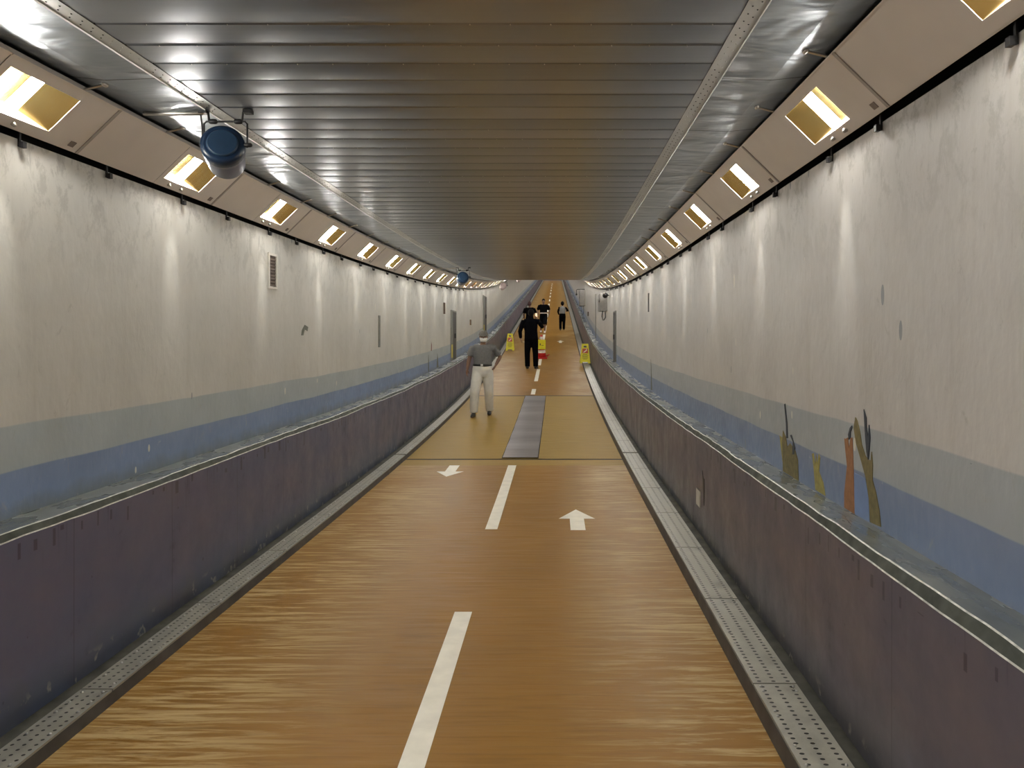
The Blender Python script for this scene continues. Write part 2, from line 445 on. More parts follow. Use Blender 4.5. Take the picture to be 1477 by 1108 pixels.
# metal side sheets between ceiling and lamp line, with the punched edge strip
def side_sheet(name, x0, x1, sgn):
    b = MB(); yy = yrange(YB, YE, .29, 1.5)
    for a, c in zip(yy, yy[1:]):
        prof = [(x0, CH+.012), (x0, CH-.004), (x0+sgn*.075, CH-.004), (x0+sgn*.077, CH-.010), (x0+sgn*.30, CH-.018), (x1, CH+.03)]
        for j, (p, q) in enumerate(zip(prof, prof[1:])):
            m = 2 if j == 0 else (1 if j in (1, 2) else 0)
            u = ((p[0], a), (q[0], a), (q[0], c), (p[0], c))
            V = [(p[0], a, p[1]+gz(a)), (q[0], a, q[1]+gz(a)), (q[0], c, q[1]+gz(c)), (p[0], c, p[1]+gz(c))]
            if sgn > 0: V, u = V[::-1], u[::-1]
            b.quad(*V, m, u, False)
    y = 2.2
    while y < 12:
        for i, dx in enumerate((.025, .05)):
            b.ell((x0+sgn*dx, y+i*.03, CH-.0045+gz(y)), (.0035, .0035, .002), 6, 4, 2 if (int(y*3) % 3) else 3)
        y += .065
    return struct(b.build(name, [FOIL, STRIPM, DARK, RIVET]))
side_sheet('trim_5', CX1+.006, XR+.08, 1)
side_sheet('trim_6', CX0-.006, XL-.08, -1)

# ------------------------------------------------------------------ lamp housings
VW0, VW1, WH = .17, .83, .225        # window limits across / along the face
def make_lamp(side):
    """side +1: right wall.  local origin: lower lip of the face at the lamp centre"""
    sx = side
    def P(v, y, d=0.0):              # v 0 low - 1 high on the slanted face, d depth into the housing
        return Vector((sx*(-.22*v + .696*d), y, .213*v + .718*d))
    name = 'right' if side > 0 else 'left'
    r = thing('wall_lamp', 'lamp', 'lamp', group='lamp housings along the %s wall' % name)
    y0, y1 = (-.54, .944) if side > 0 else (-.268, .497)
    def slab(b, v0, v1, ya, yb, d0=0.0, d1=.002, m=0):
        p = [P(v0, ya, d0), P(v1, ya, d0), P(v1, yb, d0), P(v0, yb, d0), P(v0, ya, d1), P(v1, ya, d1), P(v1, yb, d1), P(v0, yb, d1)]
        i = len(b.v); b.v += p
        for f in ((0,1,2,3),(7,6,5,4),(0,4,5,1),(1,5,6,2),(2,6,7,3),(3,7,4,0)): b.face([i+k for k in f], m)
    b = MB()
    slab(b, 0, 1, y0, -WH); slab(b, 0, 1, WH, y1); slab(b, 0, VW0, -WH, WH); slab(b, VW1, 1, -WH, WH)
    slab(b, -.01, .01, y0, y1, 0, .05); slab(b, .985, 1.01, y0, y1, -.004, .05)
    b.build('front_panel', HOUS, r)
    if side < 0:
        b = MB(); slab(b, 0, 1, y0-.72, y0-.006); slab(b, -.01, .01, y0-.72, y0-.006, 0, .05); slab(b, .985, 1.01, y0-.72, y0-.006, -.004, .05)
        b.build('blank_panel', HOUS, r)
    # reflector trough
    b = MB(); n = 20; D = .105
    ring = []
    for i in range(n+1):
        q = -WH + 2*WH*i/n
        ring.append((q, .002 + D*(1-(q/WH)**2)))
    for (ya, da), (yb, db) in zip(ring, ring[1:]):
        b.quad(P(VW0, ya, da), P(VW1, ya, da), P(VW1, yb, db), P(VW0, yb, db), 0)
    for v in (VW0, VW1):
        i = len(b.v); b.v += [P(v, q, d) for q, d in ring]; b.face(range(i, i+n+1), 1)
    
    b.build('reflector', [REFL, PLATE], r)
    b = MB(); b.tube([P(VW0+.015, 0, .045), P(VW1-.015, 0, .045)], [.024, .024], n=18, rnd=False); b.build('lamp_tube', TUBE, r)
    for q in (-.13, .02):
        b = MB(); c = P(.08, q, 0); nrm = Vector((-sx*.696, 0, -.718))
        b.tube([c, c+nrm*.012], [.012, .009], n=8); b.build('latch', STEEL, r)
    b = MB(); ys_ = y0 + .012 if side > 0 else y1 - .008
    slab(b, .0, 1.0, ys_-.012, ys_+.008, -.004, 0); b.build('joint_strip', HOUSD, r)
    b = MB(); q = y0+.085 if side > 0 else y1-.085
    slab(b, .07, .17, q-.02, q+.02, -.003, 0); b.build('rating_plate', PLATE, r)
    for q in ((-.40, .16) if side > 0 else (-.7, .12)):
        b = MB(); b.box((sx*.008-.009, q-.012, -.065), (sx*.008+.009, q+.012, -.038)); b.box((sx*.024-.004, q-.006, -.06), (sx*.024+.004, q+.006, .005))
        b.build('wall_clip', BLACK, r)
    for q in ((-.46, .30) if side > 0 else (-.55, .2)):
        b = MB(); a = P(1.0, q, .01); e = Vector((a.x - sx*.085, q+.02, a.z+.030))
        b.tube([a, e], [.006, .006], n=6); b.tube([e+Vector((0, -.012, 0)), e+Vector((0, .012, 0))], [.010, .010], n=6)
        b.build('stay_rod', STEEL, r)
    return r
def place_lamps(side, first, n):
    proto = make_lamp(side); wall = 'right' if side > 0 else 'left'
    x, h = (1.31, 2.556) if side > 0 else (-2.37, 2.556)
    for i in range(n):
        y = first + 1.487*i
        where = ('nearest lit beige lamp housing on the %s wall, cut by the frame' % wall) if i == 0 else \
                ('%s lit beige lamp housing from the near end of the %s wall' % (nth(i), wall))
        loc = (x, y, h+gz(y)); rx = math.atan(gs(y))
        if i == 0:
            proto.location = loc; proto.rotation_euler = (rx, 0, 0); proto['label'] = where
        else:
            dup(proto, loc, rx, where, skip=() if y < 20 else ('wall_clip', 'stay_rod', 'latch', 'rating_plate'))
    return first + 1.487*n
endR = place_lamps(1, 2.07, 23)
endL = place_lamps(-1, 3.31, 22)
# where no lens looks (behind the camera, beyond the crest) the housing runs on with area lamps in it
def plain_housing(name, side, ya, yb):
    x, h = (1.31, 2.56) if side > 0 else (-2.37, 2.56)
    yy = yrange(ya, yb, .5)
    pr = [(x, h), (x-side*.22, h+.213)]
    sweep(name, pr if side < 0 else pr[::-1], yy, [HOUS])
plain_housing('trim_7', 1, YB, 2.07-.545); plain_housing('trim_8', -1, YB, 3.31-.995)
plain_housing('trim_9', 1, endR-.54, YE); plain_housing('trim_10', -1, endL-.99, YE)
def area(side, y, pw):
    L = bpy.data.lights.new('tunnel_lamp', 'AREA'); L.shape = 'RECTANGLE'; L.size = .40; L.size_y = .2; L.energy = pw; L.spread = math.radians(115); L.color = (1, .965, .895)
    o = bpy.data.objects.new('tunnel_lamp', L); C.objects.link(o)
    x, h = (1.31, 2.56) if side > 0 else (-2.37, 2.56)
    n = Vector((-side*.696, 0, -.718))
    o.location = Vector((x-side*.11, y, h+.107+gz(y))) + n*.012
    o.rotation_mode = 'QUATERNION'; o.rotation_quaternion = n.to_track_quat('-Z', 'X')
AP = 8.0
SP = 15.0
def streak(side, y):
    L = bpy.data.lights.new('lamp_beam', 'SPOT'); L.energy = SP; L.color = (1, .96, .86); L.spot_size = math.radians(24); L.spot_blend = 1.0; L.shadow_soft_size = .015
    o = bpy.data.objects.new('lamp_beam', L); C.objects.link(o)
    x = 1.186 if side > 0 else -2.246
    o.location = (x, y, 2.645+gz(y)); o.rotation_mode = 'QUATERNION'
    o.rotation_quaternion = Vector((side*math.sin(math.radians(13)), 0, -math.cos(math.radians(13)))).to_track_quat('-Z', 'X')
for side, a, e in ((1, 2.07, endR), (-1, 3.31, endL)):
    y = a-1.487
    while y > YB+.5: area(side, y, AP); y -= 1.487
    y = e
    while y < YE-1: area(side, y, AP); y += 1.487
    y = a
    while y < 95: streak(side, y); y += 1.487

# ------------------------------------------------------------------ road furniture
# drain covers
def drain(side, n):
    w = 'right' if side > 0 else 'left'
    x0, x1, h = (.889, 1.083, KHR) if side > 0 else (-2.139, -1.998, KHL)
    L = 1.12
    b = MB()
    nx = 3
    def ux(x): return (x-x0)/(x1-x0)*nx*.048
    z1, z0 = .006, -.035
    y0, y1 = .004, L-.006
    b.quad((x0, y0, z1), (x1, y0, z1), (x1, y1, z1), (x0, y1, z1), 0, ((0, 0), (nx*.048, 0), (nx*.048, L), (0, L)))
    for p, q in (((x0, y0), (x1, y0)), ((x1, y0), (x1, y1)), ((x1, y1), (x0, y1)), ((x0, y1), (x0, y0))):
        b.quad((p[0], p[1], z0), (q[0], q[1], z0), (q[0], q[1], z1), (p[0], p[1], z1), 0, ((0, 0),)*4)
    for i in range(24):
        if random.random() < .45: continue
        for xx in (x0+.024, x1-.024):
            if random.random() < .5: b.ell((xx, .03+i*.045+.0225, z1), (.007, .007, .006), 8, 4, 1)
    first = b.build('drain_cover', [GRATE, RIVET])
    tag(first, 'x', 'drain cover', 'perforated steel drain covers along the %s wall' % w)
    for i in range(n):
        y = 1.225+L*i if side > 0 else 1.225+L*i
        o = first if i == 0 else first.copy()
        if i: C.objects.link(o)
        if i == 8: y += .07; o.scale = (1, .93, 1)
        o.location = (0, y, h+gz(y)); o.rotation_euler = (math.atan(gs(y+.5)), 0, 0)
        o['label'] = '%s perforated steel drain cover from the near end at the foot of the %s wall' % (nth(i), w)
drain(1, 32); drain(-1, 32)
for side, ya, x0, x1, h, nm in ((1, 1.225+1.12*32, .889, 1.083, KHR, 'trim_11'), (-1, 1.225+1.12*32, -2.139, -1.998, KHL, 'trim_12')):
    sweep(nm, [(x0, h+.003), (x1, h+.003)][::1], yrange(ya, YE), [DRF])

# painted dashes and arrows
def road_patch(b, pts, lift=.002):
    i = len(b.v)
    for x, y in pts: b.v.append(Vector((x, y, gz(y)+lift)))
    b.face(range(i, i+len(pts)))
def dash(y0, y1, lab):
    b = MB(); yy = yrange(y0, y1, .3, 1.0)
    for a, c in zip(yy, yy[1:]):
        road_patch(b, [(-.606, a), (-.502, a), (-.502, c), (-.606, c)])
    tag(b.build('lane_dash', WHITE), lab, 'road marking', 'white centre line dashes')
dash(1.3, 4.6, 'nearest white centre line dash, running out of the frame')
dash(6.57, 9.74, 'white centre line dash ending at the near floor joint')
dash(18.35, 19.45, 'short white centre line dash just past the steel plate')
dash(21.2, 24.3, 'white centre line dash beside the feet of the person in black')
ds = [25.4, 29.6, 33.4, 38.0, 42.5, 47.2, 52.0, 58.0, 64.5, 71.0, 77.5, 84.5, 92.0, 99.0, 106.0]
for i, y in enumerate(ds):
    dash(y, y+(3.1 if i else 2.6), ['white centre line dash under the red cone', 'white centre line dash just uphill of the red cone', 'white centre line dash ending at the feet of the person in shorts'][i] if i < 3 else
         '%s white centre line dash uphill from the person in shorts' % nth(i-3))
def arrow(x, y_tip, y_head, y_tail, lab):
    b = MB()
    road_patch(b, [(x-.165, y_head), (x+.165, y_head), (x, y_tip)])
    road_patch(b, [(x-.064, y_tail), (x+.064, y_tail), (x+.064, y_head), (x-.064, y_head)])
    if y_tip < y_head:
        for k in range(len(b.f)): b.f[k] = b.f[k][::-1]
    tag(b.build('lane_arrow', WHITE), lab, 'road marking', 'white lane arrows')
arrow(.188, 7.32, 6.95, 6.54, 'large white arrow pointing uphill in the near lane beside the centre dash')
arrow(-1.283, 8.99, 9.32, 9.735, 'white arrow pointing toward the camera at the near floor joint')
arrow(.19, 33.9, 33.4, 32.9, 'small white arrow on the floor behind the walker in the grey vest')
arrow(-1.3, 33.0, 33.4, 34.0, 'small white arrow on the floor beyond the yellow sign on the left')

# steel cover in the tan bay
def cover_mat():
    t = NT('rippled_steel_cover'); uv = t.uv()
    w = t.noise(t.scale(uv, (.6, 1.4, 1)), 1.0, 2)
    t.set(Base_Color=t.mix(t.ramp(w, .35, .65), (.34, .325, .345), (.44, .425, .44)), Metallic=.75, Roughness=.36, Normal=t.bump(w, .5, .05)); return t.m
b = MB(); yy = yrange(10.26, 18.02, .125)
for a, c in zip(yy, yy[1:]):
    wa = .006*math.sin(a*5.2); wc = .006*math.sin(c*5.2)
    b.quad((-.715, a, gz(a)+.014+wa), (-.245, a, gz(a)+.014+wa), (-.245, c, gz(c)+.014+wc), (-.715, c, gz(c)+.014+wc), 0, ((-.7, a), (-.2, a), (-.2, c), (-.7, c)), True)
    for x, s in ((-.715, 1), (-.245, -1)):
        b.quad((x, a, gz(a)-.01), (x, a, gz(a)+.014+wa), (x, c, gz(c)+.014+wc), (x, c, gz(c)-.01), 1, ((0, 0),)*4)
    b.quad((-.727, a, gz(a)+.003), (-.715, a, gz(a)+.003), (-.715, c, gz(c)+.003), (-.727, c, gz(c)+.003), 1, ((0, 0),)*4)
    b.quad((-.245, a, gz(a)+.003), (-.233, a, gz(a)+.003), (-.233, c, gz(c)+.003), (-.245, c, gz(c)+.003), 1, ((0, 0),)*4)
tag(b.build('steel_cover_plate', [cover_mat(), DARK]), 'long rippled steel cover plate down the middle of the tan floor bay', 'metal plate')

# wet floor signs
YEL = plain('yellow_plastic', (.74, .68, .02), .45, var=.05)
REDP = plain('sign_red', (.48, .09, .04), .5); INK = plain('sign_ink', (.16, .13, .03), .6); PALE = plain('sign_pale', (.85, .8, .62), .5)
def caution_sign(x, y, h0, hgt, w, lab):
    r = thing('caution_sign', lab, 'wet floor sign', (x, y, h0), 'yellow folding floor signs'); r.rotation_euler = (math.atan(gs(y)), 0, 0)
    lean = .10
    for s in (-1, 1):
        def F(u, v, t): return (u, s*((1-v/hgt)*.17 + t) , v*.99)
        b = MB(); wt = w*.62
        cut = .07*hgt
        # panel with a handle slot and a notch at the foot
        for (u0, u1, v0, v1, tt, bb) in ((-1, 1, cut, .80*hgt, 0, 0), (-1, -.42, .80*hgt, .90*hgt, 0, 0), (.42, 1, .80*hgt, .90*hgt, 0, 0), (-1, 1, .90*hgt, hgt, 0, 0), (-1, -.55, 0, cut, 0, 0), (.55, 1, 0, cut, 0, 0)):
            def W(v): return (w + (wt-w)*v/hgt)/2
            b.prism([(u0*W(v0), v0), (u1*W(v0), v0), (u1*W(v1), v1), (u0*W(v1), v1)], F, 0, .012)
        p = b.build('panel', YEL, r)
        b = MB(); k = w
        b.prism([(-.28*k, .52*hgt), (.28*k, .52*hgt), (.26*k, .76*hgt), (-.26*k, .76*hgt)], F, .0125, .014); b.build('pictogram', REDP, p)
        b = MB()
        b.prism([(-.2*k, .56*hgt), (-.08*k, .56*hgt), (.18*k, .66*hgt), (.12*k, .70*hgt)], F, .0142, .0155)
        b.prism([(.08*k, .70*hgt), (.16*k, .70*hgt), (.16*k, .74*hgt), (.08*k, .74*hgt)], F, .0142, .0155); b.build('falling_figure', PALE, p)
        b = MB()
        for (v, ww) in ((.45, .22), (.39, .3), (.33, .26), (.27, .3), (.21, .2)):
            b.prism([(-ww*k, v*hgt), (ww*k*.9, v*hgt), (ww*k*.9, (v+.022)*hgt), (-ww*k, (v+.022)*hgt)], F, .0125, .0135)
        b.build('lettering', INK, p)
    return r
caution_sign(.955, 25.3, KHR+.016+gz(25.3), .635, .345, 'yellow folding caution sign standing on the drain cover by the right wall')
caution_sign(-1.80, 30.2, gz(30.2)+.012, .66, .33, 'yellow folding caution sign standing by the left wall behind the man in grey')

# cone with a yellow board
RED = plain('red_plastic', (.50, .02, .02), .45); CWHITE = plain('cone_white', (.75, .68, .6), .5)
r = thing('traffic_cone', 'red and white traffic cone with a yellow board beside the person in black', 'traffic cone', (-.52, 27.5, gz(27.5)+.008)); r.rotation_euler = (math.atan(gs(27.5)), 0, 0)
b = MB(); b.box((-.20, -.2, 0), (.20, .2, .05)); b.tube([(.2, 0, .1), (.28, -.03, .14)], [.03, .015], n=8); b.build('base', RED, r)
b = MB(); prof = [(.17, .05), (.15, .2), (.135, .3), (.11, .45), (.085, .58), (.07, .68), (.055, .78), (.03, .84)]
b.lathe(prof, 20, ms=[0, 1, 0, 0, 0, 1, 0]); b.build('cone_body', [RED, CWHITE], r)
b = MB(); b.box((-.13, -.185, .34), (.15, -.165, .68)); q = b.build('hanging_board', YEL, r)
b = MB(); b.box((-.06, -.187, .48), (-.02, -.185, .55)); b.box((.0, -.187, .47), (.08, -.185, .49)); b.build('board_marking', INK, q)

# ------------------------------------------------------------------ loudspeakers under the ceiling edge
BLUE = plain('blue_enamel', (.012, .032, .075), .3, var=.1); BLUEC = plain('blue_cap', (.018, .048, .10), .4, var=.08)
BLUE_LIT = plain('lit_blue_can', (.17, .19, .27), .3, var=.08); PINK = plain('pale_rose_can', (.45, .36, .34), .4)  # blue can body painted paler than its rim: light from below is in the colour
def speaker(y, blue, lab):
    h = 2.65
    r = thing('tunnel_loudspeaker', lab, 'loudspeaker', (-1.71, y, gz(y)+CH-.008), 'round loudspeakers hanging from the ceiling edge')
    r.rotation_euler = (math.atan(gs(y)), 0, 0)
    ax = Vector((-.30, 1.0, -.32)).normalized(); c = Vector((0, 0, -.175))
    M = Matrix.Translation(c) @ ax.to_track_quat('Z', 'Y').to_matrix().to_4x4()
    b = MB()
    b.lathe([(.088, 0), (.105, .004), (.108, .02), (.108, .06), (.104, .064), (.100, .10), (.092, .21), (.085, .225), (.06, .23)], 32, M=M, ms=[0, 0, 0, 0, 1, 1, 1, 1])
    can = b.build('can', [BLUE, BLUE_LIT] if blue else [PINK, PINK], r)
    b = MB(); b.lathe([(.070, -.012), (.076, -.006), (.078, .004)], 32, M=M); b.build('front_cap', BLUEC if blue else PINK, r)
    b = MB(); e = c + Vector((.0, .04, 0))
    for s in (-1, 1):
        b.tube([e+Vector((s*.112, 0, -.01)), e+Vector((s*.112, 0, .11)), e+Vector((s*.10, 0, .122)), e+Vector((s*.0, 0, .122))], [.005]*4, n=8)
        b.tube([e+Vector((s*.104, 0, 0)), e+Vector((s*.128, 0, 0))], [.012, .012], n=8)
    b.build('yoke', BLACK, r)
    for s in (-1, 1):
        b = MB()
        b.tube([e+Vector((s*.065-.012, 0, .122)), e+Vector((s*.065+.012, 0, .122))], [.014, .014], n=8)
        b.tube([e+Vector((s*.085, 0, .122)), e+Vector((s*.09, 0, .17)), e+Vector((s*.115, 0, .185))], [.006]*3, n=8)
        b.box((s*.115-.02, .02, -.012), (s*.115+.02, .065, .006))
        b.build('ceiling_hanger', BLACK, r)
    b = MB(); b.tube([e+Vector((-.115, 0, .18)), e+Vector((-.13, .0, .16)), e+Vector((-.122, .0, .10)), e+Vector((-.12, .01, 0)), e+Vector((-.1, .02, -.02))], [.0045]*5, n=8); b.build('cable', BLACK, r)
    b = MB(); a = e+Vector((-.125, 0, .165)); b.tube([a, Vector((-.42, .04, -.012))], [.011, .011], n=8); b.build('brace', STEEL, r)
speaker(3.94, True, 'nearest round blue loudspeaker hanging from the ceiling edge, large and lit from below')
speaker(14.15, True, 'small blue loudspeaker hanging farther down the ceiling edge')
speaker(25.0, False, 'pale rose loudspeaker hanging beyond the second blue one')
speaker(35.8, False, 'farthest and tiniest pale loudspeaker hanging at the end of the ceiling')

# ------------------------------------------------------------------ fittings on the walls
FRAME = plain('white_frame', (.62, .60, .54), .5); BRN = plain('vent_brown', (.10, .07, .055), .7); GREY = plain('cabinet_grey', (.22, .21, .20), .5); DGREY = plain('dull_grey', (.20, .20, .18), .7)
YST = plain('yellow_stripe', (.6, .5, .08), .6)
y = 6.495
r = thing('wall_vent', 'small upright brown wall vent in a white frame on the left wall', 'vent', (XL, y, 2.07))
b = MB()
for lo, hi in (((0, -.10, -.02), (.012, -.075, .28)), ((0, .075, -.02), (.012, .10, .28)), ((0, -.075, -.02), (.012, .075, .0)), ((0, -.075, .26), (.012, .075, .28))): b.box(lo, hi)
b.build('vent_frame', FRAME, r)
b = MB(); b.box((-.0, -.075, 0), (.003, .075, .26))
for k in range(9): b.quad((.003, -.075, .02+k*.027), (.003, .075, .02+k*.027), (.009, .075, .008+k*.027), (.009, -.075, .008+k*.027), 0)
b.build('louvre', BRN, r)

def niche(x, s, y0, y1, h0, h1, lab, open_side):
    """shallow service door: frame, door leaf, handle"""
    ym = (y0+y1)/2; r = thing('service_door', lab, 'small door', (x, ym, gz(ym)+h0)); r.rotation_euler = (0, 0, 0)
    w = (y1-y0)/2; H = h1-h0
    b = MB(); t = .03
    for lo, hi in (((0, -w-t, 0), (s*.02, -w, H+t)), ((0, w, 0), (s*.02, w+t, H+t)), ((0, -w, H), (s*.02, w, H+t))):
        b.box((min(lo[0], hi[0]), lo[1], lo[2]), (max(lo[0], hi[0]), hi[1], hi[2]))
    b.build('door_frame', DGREY, r)
    b = MB(); b.box((min(0, s*.006), -w, 0), (max(0, s*.006), w, H)); leaf = b.build('door_leaf', plain('door_dark', (.045, .04, .035), .6), r)
    b = MB(); b.box((min(s*.006, s*.035), w*.5, H*.45), (max(s*.006, s*.035), w*.6, H*.55)); b.build('handle', BLACK, leaf)
    if open_side:
        b = MB(); b.box((min(s*.004, s*.012), -w, 0), (max(s*.004, s*.012), -w*.25, H)); b.build('grey_panel', DGREY, r)
        b = MB(); b.box((min(s*.012, s*.016), -w*.9, .06), (max(s*.012, s*.016), -w*.35, .36)); b.build('warning_strip', YST, r)
    return r
niche(XL, 1, 17.5, 18.35, .86, 1.98, 'dark low service door in the left wall above the ledge', True)
niche(XL, 1, 25.3, 26.4, .95, 2.25, 'tall grey and dark door farther along the left wall', True)
niche(XR, -1, 17.1, 17.75, .86, 1.97, 'narrow dark service door in the right wall', False)

def wall_strip(name, x, s, y0, y1, h0, h1, mat, lab, cat, dep=.02):
    ym = (y0+y1)/2; b = MB()
    b.box((min(0, s*dep), -(y1-y0)/2, 0), (max(0, s*dep), (y1-y0)/2, h1-h0))
    b.box((min(0, s*dep*.6), -(y1-y0)/2-.008, h1-h0-.03), (max(0, s*dep*.6), (y1-y0)/2+.008, h1-h0))
    o = b.build(name, mat); o.location = (x, ym, gz(ym)+h0); tag(o, lab, cat); return o
wall_strip('cover_strip', XL, 1, 10.38, 10.46, 1.48, 1.91, DGREY, 'upright grey cover strip on the bare left wall', 'cover strip', .012)
wall_strip('junction_box', XL, 1, 16.39, 16.49, 1.95, 2.19, BRN, 'small dark box high on the left wall before the low door', 'box', .03)
wall_strip('junction_box', XL, 1, 21.4, 21.55, 1.54, 1.69, BRN, 'small dark box on the left wall between the two doors', 'box', .03)
wall_strip('cable_duct', XR, -1, 11.05, 11.13, 1.97, 2.24, BLACK, 'short upright dark strip high on the right wall', 'cable duct', .012)
wall_strip('junction_box', XR, -1, 31.5, 31.8, 1.25, 1.42, BRN, 'small dark box low on the right wall past the cabinets', 'box', .04)
wall_strip('cable_duct', XR, -1, 25.75, 25.85, .86, 2.35, DGREY, 'tall thin dark duct running down the right wall', 'cable duct', .02)
wall_strip('wall_plate', 1.147, -1, 6.10, 6.25, .29, .42, FRAME, 'little white plate at the foot of the mauve wall', 'plate', .008)

def cabinet(y, h0, H, D, dep, lab, hose):
    r = thing('wall_cabinet', lab, 'cabinet', (XR, y, gz(y)+h0))
    b = MB(); b.box((-dep, 0, 0), (0, D, H)); b.build('cabinet_body', GREY, r)
    b = MB(); b.box((-dep-.012, .02, .02), (-dep, D-.02, H-.02)); d = b.build('door', GREY, r)
    b = MB(); b.box((-dep-.03, .08, H*.45), (-dep-.012, .11, H*.6)); b.build('handle', BLACK, d)
    b = MB(); x = -dep*.45
    pts = [(x-.04, .05, .0), (x-.05, .05, -.08), (x-.055, .05, -hose*.6), (x-.03, .05, -hose), (x, .05, -hose*.97), (x+.035, .05, -hose*.7), (x+.03, .05, -.08), (x+.02, .05, 0)]
    b.tube(pts, [.013]*len(pts), n=8); b.build('hanging_hose', BLACK, r)
    return r
cabinet(20.0, 1.97, .46, .9, .19, 'grey wall cabinet with a short hanging hose, nearer one on the right wall', .24)
cabinet(35.0, 1.47, .70, 1.2, .25, 'far grey wall cabinet with a long hanging hose by the lane', .42)
# black floodlight by the near cabinet
r = thing('floodlight', 'black floodlight mounted by the top corner of the nearer wall cabinet', 'floodlight', (XR, 19.4, gz(19.4)+2.33))
b = MB(); b.tube([(0, 0, .04), (-.07, 0, .05)], [.014, .014], n=8); b.build('arm', BLACK, r)
b = MB(); M = Matrix.Translation((-.10, -.06, .04)) @ Matrix.Rotation(math.radians(75), 4, 'X'); b.lathe([(.065, -.04), (.07, .0), (.05, .06), (.03, .11)], 20, M=M); b.build('lamp_head', BLACK, r)
b = MB(); b.lathe([(.055, -.044), (.055, -.041)], 20, M=M); b.build('lens', plain('smoked_lens', (.05, .05, .06), .15), r)
r = thing('hanging_bracket', 'dark bracket arm with a drooping end beside the far wall cabinet', 'bracket', (XR, 35.9, gz(35.9)+2.11))
b = MB(); b.tube([(0, 0, .06), (-.36, 0, .06), (-.385, 0, .03), (-.385, 0, -.14)], [.016]*4, n=8); b.build('arm', BLACK, r)
b = MB(); b.lathe([(.03, -.22), (.045, -.2), (.03, -.13)], 14, M=Matrix.Translation((-.385, 0, 0))); b.build('lamp_head', BLACK, r)

# remains of a painted water-plant mural
OCH = plain('mural_olive', (.17, .14, .055), .7, var=.25, sc=30); YOL = plain('mural_yellow', (.34, .29, .08), .7, var=.25, sc=30); ORA = plain('mural_orange', (.30, .135, .055), .7, var=.2, sc=30)
DRK = plain('mural_dark', (.035, .045, .06), .7); BLP = plain('mural_blue', (.18, .26, .46), .7, var=.08); MGR = plain('mural_greygreen', (.15, .16, .13), .7, var=.2); MRD = plain('mural_red', (.22, .08, .07), .7)
def mural(name, x, s, parts, lab):
    ys_ = [p[0] for _, poly, _ in parts for p in poly]; hs = [p[1] for _, poly, _ in parts for p in poly]
    ym = sum(ys_)/len(ys_); h0 = min(hs)
    r = thing(name, lab, 'painted plant', (x, ym, h0+gz(ym)))
    for i, (pn, poly, mat) in enumerate(parts):
        b = MB(); d = .0008*(i+1)
        b.prism([(q-ym, h-h0) for q, h in poly], lambda u, v, t: (s*t, u, v), 0.0, .002+d)
        b.build(pn, mat, r)
mural('painted_waterweed', XR, -1, [
    ('leaf', [(4.602,1.057),(4.531,.888),(4.497,.893),(4.553,1.051)], YOL),
    ('stem', [(4.531,1.095),(4.545,1.035),(4.531,.855),(4.242,.853),(4.254,.965),(4.304,1.013),(4.395,1.039),(4.448,1.008),(4.475,1.061)], OCH),
    ('leaf', [(4.489,1.257),(4.503,1.251),(4.47,1.144),(4.464,1.058),(4.437,1.062),(4.451,1.154)], DRK),
    ('leaf', [(4.368,1.091),(4.387,1.085),(4.337,1.055),(4.348,.982),(4.312,.988),(4.304,1.028),(4.33,1.056)], DRK)],
    'painted olive waterweed clump with thin dark tips on the right wall')
mural('painted_waterweed', XR, -1, [('leaf', [(4.02,1.036),(3.992,.964),(3.966,.859),(3.821,.857),(3.851,.917),(3.913,.963),(3.896,1.037),(3.917,1.052),(3.94,.987),(3.953,1.043),(3.97,.982),(3.994,1.044)], YOL)],
    'smallest painted waterweed, short and yellowish, on the right wall ledge')
mural('painted_waterweed', XR, -1, [
    ('stem', [(3.569,1.177),(3.552,1.111),(3.535,1.055),(3.569,.919),(3.569,.855),(3.443,.853),(3.451,.968),(3.463,1.093),(3.473,1.193),(3.492,1.19),(3.513,1.136),(3.526,1.186),(3.552,1.176)], ORA),
    ('leaf', [(3.476,1.247),(3.499,1.234),(3.521,1.2),(3.513,1.178),(3.496,1.187),(3.492,1.216),(3.473,1.238)], DRK)],
    'painted orange waterweed with a hooked dark tip on the right wall')
mural('painted_waterweed', XR, -1, [
    ('blue_ground', [(3.451,1.038),(3.443,.856),(3.281,.858),(3.291,.958),(3.326,1.036)], BLP),
    ('stem', [(3.435,1.289),(3.455,1.24),(3.427,1.174),(3.372,1.107),(3.318,1.037),(3.288,.958),(3.274,.859),(3.167,.865),(3.181,.928),(3.216,.997),(3.252,1.043),(3.248,1.104),(3.259,1.161),(3.266,1.124),(3.288,1.121),(3.326,1.133),(3.364,1.176),(3.384,1.229),(3.416,1.276)], OCH),
    ('leaf', [(3.341,1.333),(3.333,1.272),(3.321,1.201),(3.311,1.154),(3.294,1.12),(3.282,1.17),(3.274,1.219),(3.285,1.272),(3.293,1.217),(3.312,1.25),(3.314,1.299)], DRK)],
    'tallest painted waterweed, brown and forked over a bright blue patch, on the right wall')
mural('painted_waterweed', XR, -1, [('leaf', [(10.86,1.30),(10.8,1.2),(10.74,.95),(10.70,.87),(10.86,.87),(10.84,1.1)], MGR)], 'lone dark painted blade on the right wall far from the waterweed clump')
mural('painted_waterweed', XL, 1, [('leaf', [(14.43,.87),(14.52,.87),(14.50,1.1),(14.47,1.19),(14.44,1.08)], MGR)], 'thin grey painted blade at the foot of the left wall')
mural('painted_waterweed', XL, 1, [('leaf', [(15.45,.87),(15.7,.87),(15.62,1.05),(15.56,1.16),(15.5,1.03)], MGR)], 'broader grey painted blade on the left wall just before the low door')
mural('painted_waterweed', XL, 1, [('leaf', [(14.75,1.25),(14.83,1.25),(14.84,1.36),(14.78,1.42)], MRD)], 'small reddish painted dab on the left wall above the grey blades')
